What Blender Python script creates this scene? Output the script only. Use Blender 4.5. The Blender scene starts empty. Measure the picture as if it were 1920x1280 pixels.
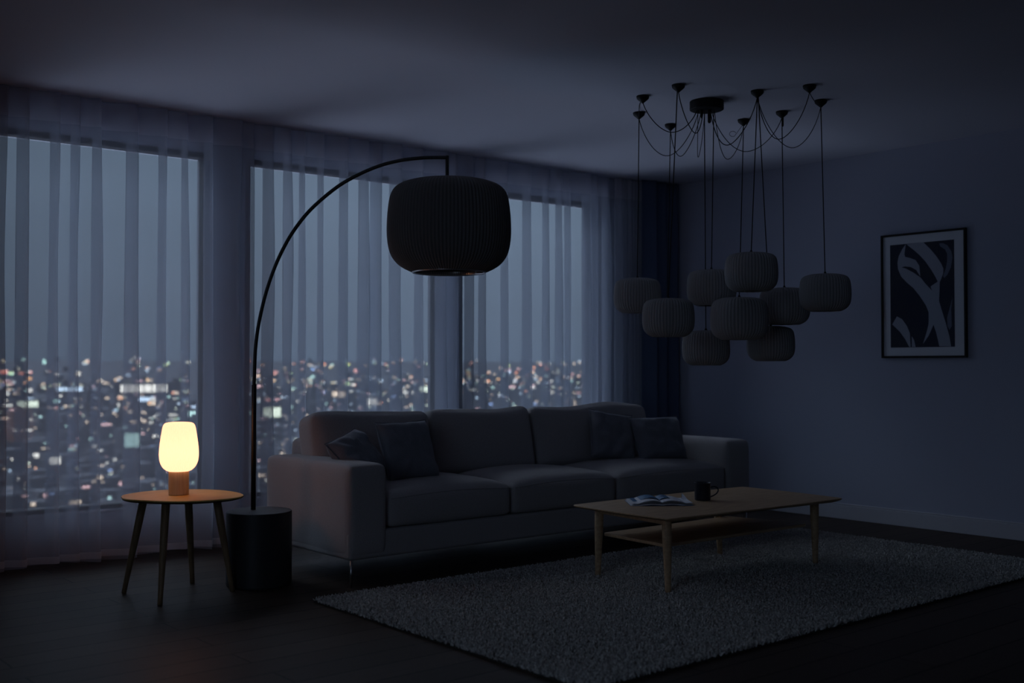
import bpy, math, random
from mathutils import Vector, Matrix, noise

# ------------------------------------------------------------------ camera, sky, exposure
scn = bpy.context.scene
COL = scn.collection
YAW, PIT, FPX, EYE = math.radians(39.72), math.radians(1.2547), 2080.0, 1.10
CEIL = 2.605          # ceiling height
cam_d = bpy.data.cameras.new('camera'); cam = bpy.data.objects.new('camera', cam_d); COL.objects.link(cam)
cam.location = (0, 0, EYE)
cam.rotation_euler = (math.pi/2 + PIT, 0, -YAW)
cam_d.sensor_width = 36; cam_d.lens = FPX/1920*36; cam_d.clip_start = .05; cam_d.clip_end = 30000
cam_d.dof.use_dof = True; cam_d.dof.focus_distance = 5.9; cam_d.dof.aperture_fstop = 1.8
scn.camera = cam

scn.view_settings.view_transform = 'Standard'
scn.view_settings.look = 'None'
scn.view_settings.gamma = 1.0
scn.view_settings.use_curve_mapping = False
scn.view_settings.exposure = 0.13
cy = scn.cycles
cy.use_denoising = True
cy.max_bounces = 14; cy.diffuse_bounces = 7; cy.glossy_bounces = 4; cy.transmission_bounces = 8; cy.transparent_max_bounces = 32
cy.sample_clamp_indirect = 2.0
cy.caustics_reflective = False; cy.caustics_refractive = False
cy.blur_glossy = 0.6

SIDE_FILL = 1.5  # strength of the extra sky fill added from the left
# dusk sky: blue-grey cloud deck in view, boosted overhead and below to light the room
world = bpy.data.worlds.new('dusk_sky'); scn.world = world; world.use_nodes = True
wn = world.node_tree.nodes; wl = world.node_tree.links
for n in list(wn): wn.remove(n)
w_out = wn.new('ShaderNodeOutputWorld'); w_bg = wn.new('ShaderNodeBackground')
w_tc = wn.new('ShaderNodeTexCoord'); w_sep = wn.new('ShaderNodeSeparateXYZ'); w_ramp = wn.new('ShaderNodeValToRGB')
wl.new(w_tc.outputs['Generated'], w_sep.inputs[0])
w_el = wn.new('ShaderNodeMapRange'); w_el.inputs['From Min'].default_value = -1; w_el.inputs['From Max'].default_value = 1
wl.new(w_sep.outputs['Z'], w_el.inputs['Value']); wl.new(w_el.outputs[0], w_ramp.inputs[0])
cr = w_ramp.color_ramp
SKY = [(-1.0, (105, 122, 162)), (-.90, (76, 88, 118)), (-.80, (26, 30, 40)), (-.62, (3.0, 3.5, 4.7)), (-.36, (.60, .70, .95)), (-.17, (.36, .44, .60)),   # added glow from below, out of view, to brighten the ceiling
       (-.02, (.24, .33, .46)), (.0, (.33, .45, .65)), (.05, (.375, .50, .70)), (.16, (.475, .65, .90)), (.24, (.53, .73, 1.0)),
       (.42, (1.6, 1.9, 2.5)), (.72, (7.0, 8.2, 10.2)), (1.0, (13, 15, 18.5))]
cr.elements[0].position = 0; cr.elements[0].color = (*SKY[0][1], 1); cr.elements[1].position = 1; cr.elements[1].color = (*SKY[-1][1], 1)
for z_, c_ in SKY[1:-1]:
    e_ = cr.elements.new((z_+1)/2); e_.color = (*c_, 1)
w_nz = wn.new('ShaderNodeTexNoise'); w_nz.inputs['Scale'].default_value = 3.0; w_nz.inputs['Detail'].default_value = 4
w_map = wn.new('ShaderNodeMapping'); w_map.inputs['Scale'].default_value = (1, 1, 3.5)
wl.new(w_tc.outputs['Generated'], w_map.inputs[0]); wl.new(w_map.outputs[0], w_nz.inputs['Vector'])
w_mr = wn.new('ShaderNodeMapRange'); w_mr.inputs['To Min'].default_value = .86; w_mr.inputs['To Max'].default_value = 1.14
wl.new(w_nz.outputs[0], w_mr.inputs[0])
w_mul = wn.new('ShaderNodeVectorMath'); w_mul.operation = 'SCALE'
wl.new(w_ramp.outputs[0], w_mul.inputs[0]); wl.new(w_mr.outputs[0], w_mul.inputs['Scale'])
# added side fill: sky boosted towards -X (left of the room), out of view
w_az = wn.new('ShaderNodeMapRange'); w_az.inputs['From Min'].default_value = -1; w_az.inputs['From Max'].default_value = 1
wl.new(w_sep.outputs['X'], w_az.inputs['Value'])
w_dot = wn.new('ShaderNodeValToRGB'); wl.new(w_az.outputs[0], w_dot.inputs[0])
AZ = [(-1.0, SIDE_FILL/5), (-.5, SIDE_FILL*.85/5), (-.2, SIDE_FILL*.6/5), (-.05, .13), (.06, .066), (.25, .0575), (.42, .076), (.60, .089), (.85, .085), (1.0, .03)]   # fifths
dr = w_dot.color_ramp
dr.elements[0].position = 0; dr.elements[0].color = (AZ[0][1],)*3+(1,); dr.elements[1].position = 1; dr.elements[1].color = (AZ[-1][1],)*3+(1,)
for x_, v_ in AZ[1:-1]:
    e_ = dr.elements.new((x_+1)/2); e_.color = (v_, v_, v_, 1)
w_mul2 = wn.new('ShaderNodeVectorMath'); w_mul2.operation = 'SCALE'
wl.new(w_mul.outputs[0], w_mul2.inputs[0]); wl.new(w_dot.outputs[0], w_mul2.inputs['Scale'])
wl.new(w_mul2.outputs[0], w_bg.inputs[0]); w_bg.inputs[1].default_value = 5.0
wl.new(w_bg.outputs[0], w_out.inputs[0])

# window openings in the far wall (x0, x1); sill and head heights
WIN = [(1.66, 2.93), (3.17, 4.69), (4.857, 6.23)]
SILL, HEAD = .262, 2.412
WALL_Y, GLASS_Y = 6.45, 6.52
FILL_WIN = [(-.8, 1.6)]     # fill-light openings added in the left wall (y0, y1), outside the picture
for x0_, x1_ in FILL_WIN:
    pl = bpy.data.lights.new('sky_portal', 'AREA'); pl.shape = 'RECTANGLE'; pl.size = HEAD-SILL; pl.size_y = x1_-x0_
    pl.cycles.is_portal = True
    po = bpy.data.objects.new('sky_portal', pl); COL.objects.link(po)
    po.location = (-3.18, (x0_+x1_)/2, (SILL+HEAD)/2); po.rotation_euler = (0, -math.pi/2, 0)
for x0_, x1_ in WIN:          # sky portals: they emit nothing, they only guide sampling of the sky through each pane
    pl = bpy.data.lights.new('sky_portal', 'AREA'); pl.shape = 'RECTANGLE'; pl.size = x1_-x0_; pl.size_y = HEAD-SILL
    pl.cycles.is_portal = True
    po = bpy.data.objects.new('sky_portal', pl); COL.objects.link(po)
    po.location = ((x0_+x1_)/2, GLASS_Y+.12, (SILL+HEAD)/2); po.rotation_euler = (-math.pi/2, 0, 0)

# ------------------------------------------------------------------ helpers
ROOT = {}
def obj(name, V, Fc, mat, parent=None, smooth=False, bevel=0, sub=0, kind=None, label=None, autos=None, bseg=2):
    """one mesh object from world-space vertices"""
    o0 = Vector((0, 0, 0))
    p = parent
    while p is not None:
        o0 = o0 + p.location; p = p.parent
    me = bpy.data.meshes.new(name)
    me.from_pydata([tuple(Vector(v)-o0) for v in V], [], Fc); me.update()
    if smooth:
        me.polygons.foreach_set('use_smooth', [True]*len(me.polygons))
    ms = mat if isinstance(mat, (list, tuple)) else [mat]
    for m in ms: me.materials.append(m)
    o = bpy.data.objects.new(name, me); COL.objects.link(o)
    if parent is not None: o.parent = parent
    if bevel:
        b = o.modifiers.new('bevel', 'BEVEL'); b.width = bevel; b.segments = bseg; b.limit_method = 'ANGLE'; b.angle_limit = math.radians(35)
        me.polygons.foreach_set('use_smooth', [True]*len(me.polygons))
        w = o.modifiers.new('wn', 'WEIGHTED_NORMAL'); w.keep_sharp = False
    if sub:
        s = o.modifiers.new('sub', 'SUBSURF'); s.levels = sub; s.render_levels = sub
    if kind: o['kind'] = kind
    if label: o['label'] = label
    return o
def tag(o, label, cat, group=None):
    o['label'] = label; o['category'] = cat
    if group: o['group'] = group
    return o
def thing(name, loc, label, cat, group=None):
    o = bpy.data.objects.new(name, None); COL.objects.link(o); o.location = loc; o.empty_display_size = .1
    return tag(o, label, cat, group)
class MB:
    def __init__(s): s.V = []; s.F = []
    def add(s, V, F, M=None):
        n = len(s.V)
        s.V += [tuple((M @ Vector(v)) if M else v) for v in V]; s.F += [tuple(i+n for i in f) for f in F]; return s
    def box(s, x0, x1, y0, y1, z0, z1, M=None):
        V = [(x, y, z) for z in (z0, z1) for y in (y0, y1) for x in (x0, x1)]
        return s.add(V, [(0, 2, 3, 1), (4, 5, 7, 6), (0, 1, 5, 4), (2, 6, 7, 3), (0, 4, 6, 2), (1, 3, 7, 5)], M)
    def lathe(s, prof, c=(0, 0, 0), n=32, M=None, cap=True):
        V = []; F = []
        for r, z in prof:
            for k in range(n):
                a = 2*math.pi*k/n; V.append((c[0]+r*math.cos(a), c[1]+r*math.sin(a), c[2]+z))
        m = len(prof)
        for i in range(m-1):
            for k in range(n):
                k2 = (k+1) % n; F.append((i*n+k, i*n+k2, (i+1)*n+k2, (i+1)*n+k))
        if cap:
            F.append(tuple(range(n-1, -1, -1))); F.append(tuple((m-1)*n+k for k in range(n)))
        return s.add(V, F, M)
    def tube(s, P, r, n=8, cap=True):
        P = [Vector(p) for p in P]; R_ = r if isinstance(r, (list, tuple)) else [r]*len(P)
        V = []; F = []; prev = None
        for i, p in enumerate(P):
            t = (P[min(i+1, len(P)-1)]-P[max(i-1, 0)]).normalized()
            if prev is None:
                a = Vector((0, 0, 1)) if abs(t.z) < .9 else Vector((1, 0, 0)); u = t.cross(a).normalized()
            else:
                u = (prev-t*prev.dot(t)).normalized()
            prev = u; v = t.cross(u)
            for k in range(n):
                q = 2*math.pi*k/n; V.append(tuple(p+(u*math.cos(q)+v*math.sin(q))*R_[i]))
        for i in range(len(P)-1):
            for k in range(n):
                k2 = (k+1) % n; F.append((i*n+k, i*n+k2, (i+1)*n+k2, (i+1)*n+k))
        if cap: F.append(tuple(range(n-1, -1, -1))); F.append(tuple((len(P)-1)*n+k for k in range(n)))
        return s.add(V, F)
    def prism(s, outline, z0, z1, M=None):
        n = len(outline)
        V = [(x, y, z0) for x, y in outline]+[(x, y, z1) for x, y in outline]
        F = [tuple(range(n-1, -1, -1)), tuple(range(n, 2*n))]+[(i, (i+1) % n, (i+1) % n+n, i+n) for i in range(n)]
        return s.add(V, F, M)
    def build(s, name, mat, parent=None, **k): return obj(name, s.V, s.F, mat, parent, **k)
def catmull(P, n=8, closed=False):
    P = [Vector(p) for p in P]; out = []; m = len(P)
    for i in range(m if closed else m-1):
        g = (lambda j: P[j % m]) if closed else (lambda j: P[max(0, min(m-1, j))])
        a, b, c, d = g(i-1), g(i), g(i+1), g(i+2)
        for k in range(n):
            t = k/n
            out.append(.5*((2*b)+(c-a)*t+(2*a-5*b+4*c-d)*t*t+(3*b-a-3*c+d)*t**3))
    if not closed: out.append(P[-1])
    return out

# ------------------------------------------------------------------ materials
def mat(name, col, rough=.6, metal=0, spec=.5, bump=None, sheen=0, emis=None):
    m = bpy.data.materials.new(name); m.use_nodes = True
    b = m.node_tree.nodes['Principled BSDF']
    b.inputs['Base Color'].default_value = (*col, 1); b.inputs['Roughness'].default_value = rough
    b.inputs['Metallic'].default_value = metal; b.inputs['Specular IOR Level'].default_value = spec
    if sheen: b.inputs['Sheen Weight'].default_value = sheen
    if emis: b.inputs['Emission Color'].default_value = (*emis[0], 1); b.inputs['Emission Strength'].default_value = emis[1]
    if bump:
        sc, st, dist = bump
        N = m.node_tree.nodes; L = m.node_tree.links
        tc = N.new('ShaderNodeTexCoord'); nz = N.new('ShaderNodeTexNoise'); bp = N.new('ShaderNodeBump')
        nz.inputs['Scale'].default_value = sc; nz.inputs['Detail'].default_value = 3
        bp.inputs['Strength'].default_value = st; bp.inputs['Distance'].default_value = dist
        L.new(tc.outputs['Object'], nz.inputs['Vector']); L.new(nz.outputs[0], bp.inputs['Height']); L.new(bp.outputs[0], b.inputs['Normal'])
    return m
def noisy(m, c1, c2, scale, vec_scale=(1, 1, 1), detail=4):
    """base colour varied by noise between two colours"""
    N = m.node_tree.nodes; L = m.node_tree.links; b = N['Principled BSDF']
    tc = N.new('ShaderNodeTexCoord'); mp = N.new('ShaderNodeMapping'); nz = N.new('ShaderNodeTexNoise'); rp = N.new('ShaderNodeValToRGB')
    mp.inputs['Scale'].default_value = vec_scale; nz.inputs['Scale'].default_value = scale; nz.inputs['Detail'].default_value = detail
    rp.color_ramp.elements[0].position = .32; rp.color_ramp.elements[0].color = (*c1, 1)
    rp.color_ramp.elements[1].position = .68; rp.color_ramp.elements[1].color = (*c2, 1)
    L.new(tc.outputs['Object'], mp.inputs[0]); L.new(mp.outputs[0], nz.inputs['Vector']); L.new(nz.outputs[0], rp.inputs[0]); L.new(rp.outputs[0], b.inputs['Base Color'])
    return m
M_wall = mat('wall_paint', (.42, .44, .53), .9, spec=.2, bump=(220, .25, .002))
M_ceil = mat('ceiling_paint', (.62, .63, .71), .95, spec=.1, bump=(240, .3, .002))
M_trim = mat('trim_paint', (.50, .50, .54), .45, spec=.4)
M_frame = mat('window_frame_paint', (.012, .013, .016), .6, spec=.2)
M_black = mat('black_metal', (.008, .008, .009), .38, spec=.5)
M_blackmatte = mat('black_plastic', (.006, .006, .007), .6, spec=.3)
M_drum = mat('dark_drum', (.022, .022, .025), .5, spec=.4)
M_steel = mat('brushed_steel', (.55, .55, .56), .3, metal=1)
M_sofa = noisy(mat('charcoal_upholstery', (.1, .1, .11), .95, spec=.15, bump=(900, .5, .002), sheen=.15), (.29, .275, .275), (.40, .38, .38), 420)
M_pillow = noisy(mat('dark_pillow_cloth', (.07, .07, .08), .95, spec=.15, bump=(700, .4, .002), sheen=.15), (.155, .16, .19), (.21, .22, .25), 300)
M_oak = noisy(mat('oak', (.34, .21, .11), .5, spec=.3), (.40, .26, .15), (.55, .38, .225), 5, (1.2, 14, 14), 6)
M_table = noisy(mat('warm_oak', (.5, .3, .14), .5, spec=.25), (.66, .42, .13), (.82, .54, .17), 5, (2, 16, 16), 6)
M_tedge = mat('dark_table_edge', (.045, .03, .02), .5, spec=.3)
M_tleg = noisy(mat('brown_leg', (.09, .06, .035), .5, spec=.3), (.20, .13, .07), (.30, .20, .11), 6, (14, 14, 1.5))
M_lampwood = noisy(mat('pale_wood', (.42, .3, .17), .55, spec=.3), (.68, .53, .33), (.80, .65, .43), 8, (14, 14, 1.2))
M_shade = mat('pleated_shade_textile', (.34, .335, .335), .9, spec=.15, bump=(500, .3, .001))
M_bigshade = mat('dark_pleated_shade', (.17, .165, .16), .9, spec=.15, bump=(500, .3, .001))
M_diff = mat('shade_diffuser', (.10, .10, .11), .5)
M_mug = mat('navy_enamel', (.012, .016, .03), .28, spec=.5)
M_page = noisy(mat('magazine_page', (.5, .51, .55), .6, spec=.3), (.66, .67, .72), (.82, .83, .87), 30, (1, 1, 1))
M_pageblue = noisy(mat('blue_printed_page', (.03, .12, .3), .4), (.015, .07, .20), (.12, .28, .45), 14, (1, 1, 1))
M_mat = mat('picture_mount', (.66, .68, .72), .8, spec=.2)
M_artbg = noisy(mat('print_navy', (.06, .07, .11), .8, spec=.08), (.040, .046, .075), (.055, .060, .075), 6)
M_artfg = mat('print_grey', (.36, .385, .45), .7, spec=.2)
M_artmid = mat('print_slate', (.17, .19, .25), .7, spec=.2)
M_drape = mat('navy_drape_cloth', (.10, .13, .21), .95, spec=.1, bump=(600, .3, .001))

def cloth(name, cover, col, trans=.14, base=(.55, .58, .66)):
    """sheer woven cloth: open weave (transparent) plus threads that scatter light both ways"""
    m = bpy.data.materials.new(name); m.use_nodes = True
    N = m.node_tree.nodes; L = m.node_tree.links
    for n in list(N): N.remove(n)
    out = N.new('ShaderNodeOutputMaterial'); tr = N.new('ShaderNodeBsdfTransparent'); d = N.new('ShaderNodeBsdfDiffuse'); t = N.new('ShaderNodeBsdfTranslucent')
    m1 = N.new('ShaderNodeMixShader'); m2 = N.new('ShaderNodeMixShader')
    d.inputs[0].default_value = (*base, 1); t.inputs[0].default_value = (*base, 1)
    m1.inputs[0].default_value = trans; L.new(d.outputs[0], m1.inputs[1]); L.new(t.outputs[0], m1.inputs[2])
    # threads close up when the cloth is seen along its surface: cover = 1-(1-c)^(1/cos)
    lw = N.new('ShaderNodeLayerWeight'); lw.inputs['Blend'].default_value = .5
    mr = N.new('ShaderNodeMapRange'); mr.inputs['From Min'].default_value = 0; mr.inputs['From Max'].default_value = 1
    mr.inputs['To Min'].default_value = cover; mr.inputs['To Max'].default_value = min(1, cover+.5)
    pw = N.new('ShaderNodeMath'); pw.operation = 'POWER'; pw.inputs[1].default_value = 3.2
    L.new(lw.outputs['Facing'], pw.inputs[0]); L.new(pw.outputs[0], mr.inputs[0])
    L.new(mr.outputs[0], m2.inputs[0]); L.new(tr.outputs[0], m2.inputs[1]); L.new(m1.outputs[0], m2.inputs[2]); L.new(m2.outputs[0], out.inputs[0])
    return m
M_sheer = cloth('sheer_voile', .44, None, base=(.62, .66, .74))
M_sheer2 = cloth('sheer_voile_double', .55, None, base=(.66, .66, .74))
M_hem = cloth('sheer_hem', .60, None, base=(.86, .89, .95))

M_glass = bpy.data.materials.new('window_glass'); M_glass.use_nodes = True
N = M_glass.node_tree.nodes; L = M_glass.node_tree.links
for n in list(N): N.remove(n)
g_o = N.new('ShaderNodeOutputMaterial'); g_t = N.new('ShaderNodeBsdfTransparent'); g_g = N.new('ShaderNodeBsdfGlossy'); g_m = N.new('ShaderNodeMixShader'); g_f = N.new('ShaderNodeFresnel')
g_t.inputs[0].default_value = (.94, .96, .97, 1); g_g.inputs['Roughness'].default_value = .02; g_f.inputs[0].default_value = 1.35
L.new(g_f.outputs[0], g_m.inputs[0]); L.new(g_t.outputs[0], g_m.inputs[1]); L.new(g_g.outputs[0], g_m.inputs[2]); L.new(g_m.outputs[0], g_o.inputs[0])

# dark oak floor boards running along X
M_floor = bpy.data.materials.new('dark_floor_boards'); M_floor.use_nodes = True
N = M_floor.node_tree.nodes; L = M_floor.node_tree.links; b = N['Principled BSDF']
tc = N.new('ShaderNodeTexCoord'); bk = N.new('ShaderNodeTexBrick')
bk.inputs['Scale'].default_value = 1; bk.inputs['Brick Width'].default_value = 1.9; bk.inputs['Row Height'].default_value = .165
bk.inputs['Mortar Size'].default_value = .005; bk.inputs['Mortar Smooth'].default_value = .3; bk.offset = .37; bk.offset_frequency = 2
bk.inputs['Color1'].default_value = (.072, .050, .038, 1); bk.inputs['Color2'].default_value = (.048, .034, .026, 1); bk.inputs['Mortar'].default_value = (.012, .010, .009, 1)
mp = N.new('ShaderNodeMapping'); mp.inputs['Scale'].default_value = (1.1, 16, 1); nz = N.new('ShaderNodeTexNoise'); nz.inputs['Scale'].default_value = 3; nz.inputs['Detail'].default_value = 8
mx = N.new('ShaderNodeMix'); mx.data_type = 'RGBA'; mx.blend_type = 'MULTIPLY'; mx.inputs[0].default_value = .6
rp = N.new('ShaderNodeValToRGB'); rp.color_ramp.elements[0].color = (.55, .55, .55, 1); rp.color_ramp.elements[1].color = (1.25, 1.25, 1.25, 1)
L.new(tc.outputs['Object'], bk.inputs['Vector']); L.new(tc.outputs['Object'], mp.inputs[0]); L.new(mp.outputs[0], nz.inputs['Vector']); L.new(nz.outputs[0], rp.inputs[0])
L.new(bk.outputs['Color'], mx.inputs[6]); L.new(rp.outputs[0], mx.inputs[7]); L.new(mx.outputs[2], b.inputs['Base Color'])
b.inputs['Roughness'].default_value = .48; b.inputs['Specular IOR Level'].default_value = .09
bp = N.new('ShaderNodeBump'); bp.inputs['Strength'].default_value = .35; bp.inputs['Distance'].default_value = .002; bp.invert = True
L.new(bk.outputs['Fac'], bp.inputs['Height']); L.new(bp.outputs[0], b.inputs['Normal'])

# ------------------------------------------------------------------ room shell
XL, XR, YB = -3.0, 6.95, -3.0
T = .2
def struct(name, mb, m, **k): return mb.build(name, m, kind='structure', **k)
struct('floor', MB().box(XL-T, XR+T, YB-T, WALL_Y+.25, -.2, 0), M_floor)
struct('ceiling', MB().box(XL-T, XR+T, YB-T, WALL_Y+.25, CEIL, CEIL+.2), M_ceil)
struct('wall_right', MB().box(XR, XR+T, YB-T, WALL_Y+.25, 0, CEIL), M_wall)
wl_ = MB(); wl_.box(XL-T, XL, YB-T, WALL_Y+.11, 0, SILL); wl_.box(XL-T, XL, YB-T, WALL_Y+.25, HEAD, CEIL)
ys = [YB-T]+[v for w in FILL_WIN for v in w]+[WALL_Y+.25]
for i in range(0, len(ys), 2): wl_.box(XL-T, XL, ys[i], ys[i+1], SILL, HEAD)
struct('wall_left', wl_, M_wall)
struct('wall_near', MB().box(XL, XR, YB-T, YB, 0, CEIL), M_wall)
wf = MB(); wf.box(XL, XR, WALL_Y, WALL_Y+.11, 0, SILL); wf.box(XL, XR, WALL_Y, WALL_Y+.11, HEAD, CEIL)
xs = [XL]+[v for w in WIN for v in w]+[XR]
for i in range(0, len(xs), 2): wf.box(xs[i], xs[i+1], WALL_Y, WALL_Y+.11, SILL, HEAD)
struct('wall_far', wf, M_wall)
struct('baseboard_right', MB().box(XR-.016, XR, YB, WALL_Y, 0, .10).box(XR-.012, XR, YB, WALL_Y, .10, .112), M_trim, bevel=.003)
struct('baseboard_far', MB().box(XL, XR-.016, WALL_Y-.016, WALL_Y, 0, .10).box(XL, XR-.016, WALL_Y-.012, WALL_Y, .10, .112), M_trim, bevel=.003)
for i, (x0, x1) in enumerate(WIN):
    fr = MB(); f = .035
    fr.box(x0, x1, WALL_Y+.001, GLASS_Y+.038, SILL, SILL+f); fr.box(x0, x1, WALL_Y+.001, GLASS_Y+.038, HEAD-f, HEAD)
    fr.box(x0, x0+f, WALL_Y+.001, GLASS_Y+.038, SILL+f, HEAD-f); fr.box(x1-f, x1, WALL_Y+.001, GLASS_Y+.038, SILL+f, HEAD-f)
    w = struct('window_%d' % (i+1), fr, M_frame, bevel=.003)
    MB().box(x0+f-.004, x1-f+.004, GLASS_Y, GLASS_Y+.008, SILL+f-.004, HEAD-f+.004).build('glass_pane', M_glass, w)
    MB().box(x0+.001, x1-.001, WALL_Y-.014, WALL_Y+.02, SILL-.004, SILL+.012).build('window_sill', M_trim, w, bevel=.003)

for i, (a, b_) in enumerate(FILL_WIN):  # frames for the unseen opening added as fill light
    f = .035; fr = MB(); xa, xb = XL-.12, XL-.05
    fr.box(xa, xb, a, b_, SILL, SILL+f); fr.box(xa, xb, a, b_, HEAD-f, HEAD); fr.box(xa, xb, a, a+f, SILL+f, HEAD-f); fr.box(xa, xb, b_-f, b_, SILL+f, HEAD-f)
    w = struct('window_%d' % (i+4), fr, M_frame, bevel=.003)
    MB().box(XL-.09, XL-.082, a+f-.004, b_-f+.004, SILL+f-.004, HEAD-f+.004).build('glass_pane', M_glass, w)

# ------------------------------------------------------------------ curtains
def fold_curtain(x0, x1, ymid, seed, wmin, wmax, fmin, fmax, amp, nz=22, ztop=CEIL-.004, zbot=.014):
    """returns a function row(z)->list of (x,y): flat stretches joined by S-shaped overlapping folds"""
    r = random.Random(seed); folds = []; x = x0
    while x < x1-.05:
        L_ = r.uniform(wmin, wmax); fo = r.uniform(fmin, fmax)
        folds.append((x, L_, fo, r.uniform(.6, 1.2)*amp, r.uniform(0, 50), r.uniform(-1, 1))); x += L_
    def row(z):
        h = z/CEIL; P = []
        spread = 1.0+.35*(1-h)
        for (fx, L_, fo, a, ph, bul) in folds:
            dx = .018*(1-h)*noise.noise(Vector((ph, z*.6, seed)))
            f = fo*(.75+.55*noise.noise(Vector((ph+9, z*.9, seed)))+.15*(1-h))
            f = max(.006, f)
            ay = a*spread*(1+.3*noise.noise(Vector((ph+3, z*.7, 1))))
            b0 = fx+dx
            P.append((b0+.012, ymid+ay*.55))
            P.append((b0+.35*L_, ymid+ay*.15+.012*bul))
            P.append((b0+.75*L_, ymid-ay*.35+.006*bul))
            P.append((b0+L_+f*.55, ymid-ay))
            P.append((b0+L_+f, ymid-ay*.55))
            P.append((b0+L_+f*.45, ymid+ay*.2))
            P.append((b0+L_-.004, ymid+ay*.75))
        return P
    return row
def sheet(row, zs, n=3):
    V = []; F = []; m = None
    for z in zs:
        pts = catmull([(x, y, 0) for x, y in row(z)], n)
        if m is None: m = len(pts)
        V += [(p.x, p.y, z) for p in pts]
    for i in range(len(zs)-1):
        for k in range(m-1): F.append((i*m+k, i*m+k+1, (i+1)*m+k+1, (i+1)*m+k))
    return V, F
def sheer(name, x0, x1, y, seed, label, wr=(.07, .20), fr=(.018, .060), amp=.040):
    row = fold_curtain(x0, x1, y, seed, wr[0], wr[1], fr[0], fr[1], amp)
    zs = [.014+(CEIL-.018)*i/26 for i in range(27)]
    V, F = sheet(row, zs)
    n = len(V)//27
    # the bottom edge dips and rises a little from fold to fold
    V = [(v[0], v[1], v[2]+(.010*math.sin(v[0]*9+seed) if i < n else 0)) for i, v in enumerate(V)]
    c = obj(name, V, F, M_sheer, smooth=True); tag(c, label, 'curtain')
    rowh = lambda z: [(x, yy-.004) for x, yy in row(z)]
    V, F = sheet(rowh, [CEIL-.165, CEIL-.11, CEIL-.05, CEIL-.006]); obj('heading_tape', V, F, M_sheer2, c, smooth=True)
    V, F = sheet(rowh, [.026, .045, .064]); obj('hem', V, F, M_hem, c, smooth=True)
    return c
sheer('sheer_curtain', -2.9, 3.02, 6.30, 3, 'pale sheer curtain at the left, hanging behind the round side table and the glowing lamp')
sheer('sheer_curtain', 3.00, 6.26, 6.30, 8, 'pale sheer curtain at the right, hanging behind the arched floor lamp and the sofa', wr=(.08, .22), fr=(.02, .065))
sheer('sheer_curtain', 6.275, 6.66, 6.27, 11, 'pale sheer curtain gathered into tight folds beside the dark drape', wr=(.028, .05), fr=(.018, .035), amp=.028)
row = fold_curtain(6.50, 6.92, 6.18, 5, .10, .13, .02, .035, .03)
V, F = sheet(row, [.014+(CEIL-.018)*i/26 for i in range(27)])
d = obj('drape', V, F, M_drape, smooth=True); tag(d, 'dark navy opaque drape hanging in the corner beside the right-hand wall', 'curtain')
sm = d.modifiers.new('thick', 'SOLIDIFY'); sm.thickness = .003

# ------------------------------------------------------------------ rug
def make_rug():
    x0, x1, y0, y1, zt = 2.60, 6.20, 2.73, 4.58, .016
    root = thing('shaggy_rug', ((x0+x1)/2, (y0+y1)/2, 0), 'large rectangular dark grey shaggy rug lying on the floor under the coffee table', 'rug')
    M_back = mat('rug_backing', (.05, .045, .04), .95, spec=.1)
    M_pile = noisy(mat('rug_pile', (.1, .1, .1), .95, spec=.1), (.26, .255, .245), (.76, .735, .70), 95, detail=3)
    MB().box(x0+.004, x1-.004, y0+.004, y1-.004, .0005, zt*.6).build('backing', M_back, root)
    r = random.Random(4); V = []; F = []
    n = 190000
    # tufts: little leaning blades, denser cover near the camera-side edges
    for i in range(n):
        x = r.uniform(x0, x1); y = r.uniform(y0, y1)
        a = r.uniform(0, 6.283); w = r.uniform(.0022, .0042); hgt = r.uniform(.010, .020); le = r.uniform(.004, .015); b_ = r.uniform(0, 6.283)
        cx, cy_ = math.cos(a)*w, math.sin(a)*w; tx, ty = math.cos(b_)*le, math.sin(b_)*le
        k = len(V); z = zt*.5
        V += [(x-cx, y-cy_, z), (x+cx, y+cy_, z), (x+cx*.7+tx, y+cy_*.7+ty, z+hgt), (x-cx*.7+tx, y-cy_*.7+ty, z+hgt)]
        F.append((k, k+1, k+2, k+3))
    p = obj('pile', V, F, M_pile, root); p['kind'] = 'stuff'
make_rug()

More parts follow.
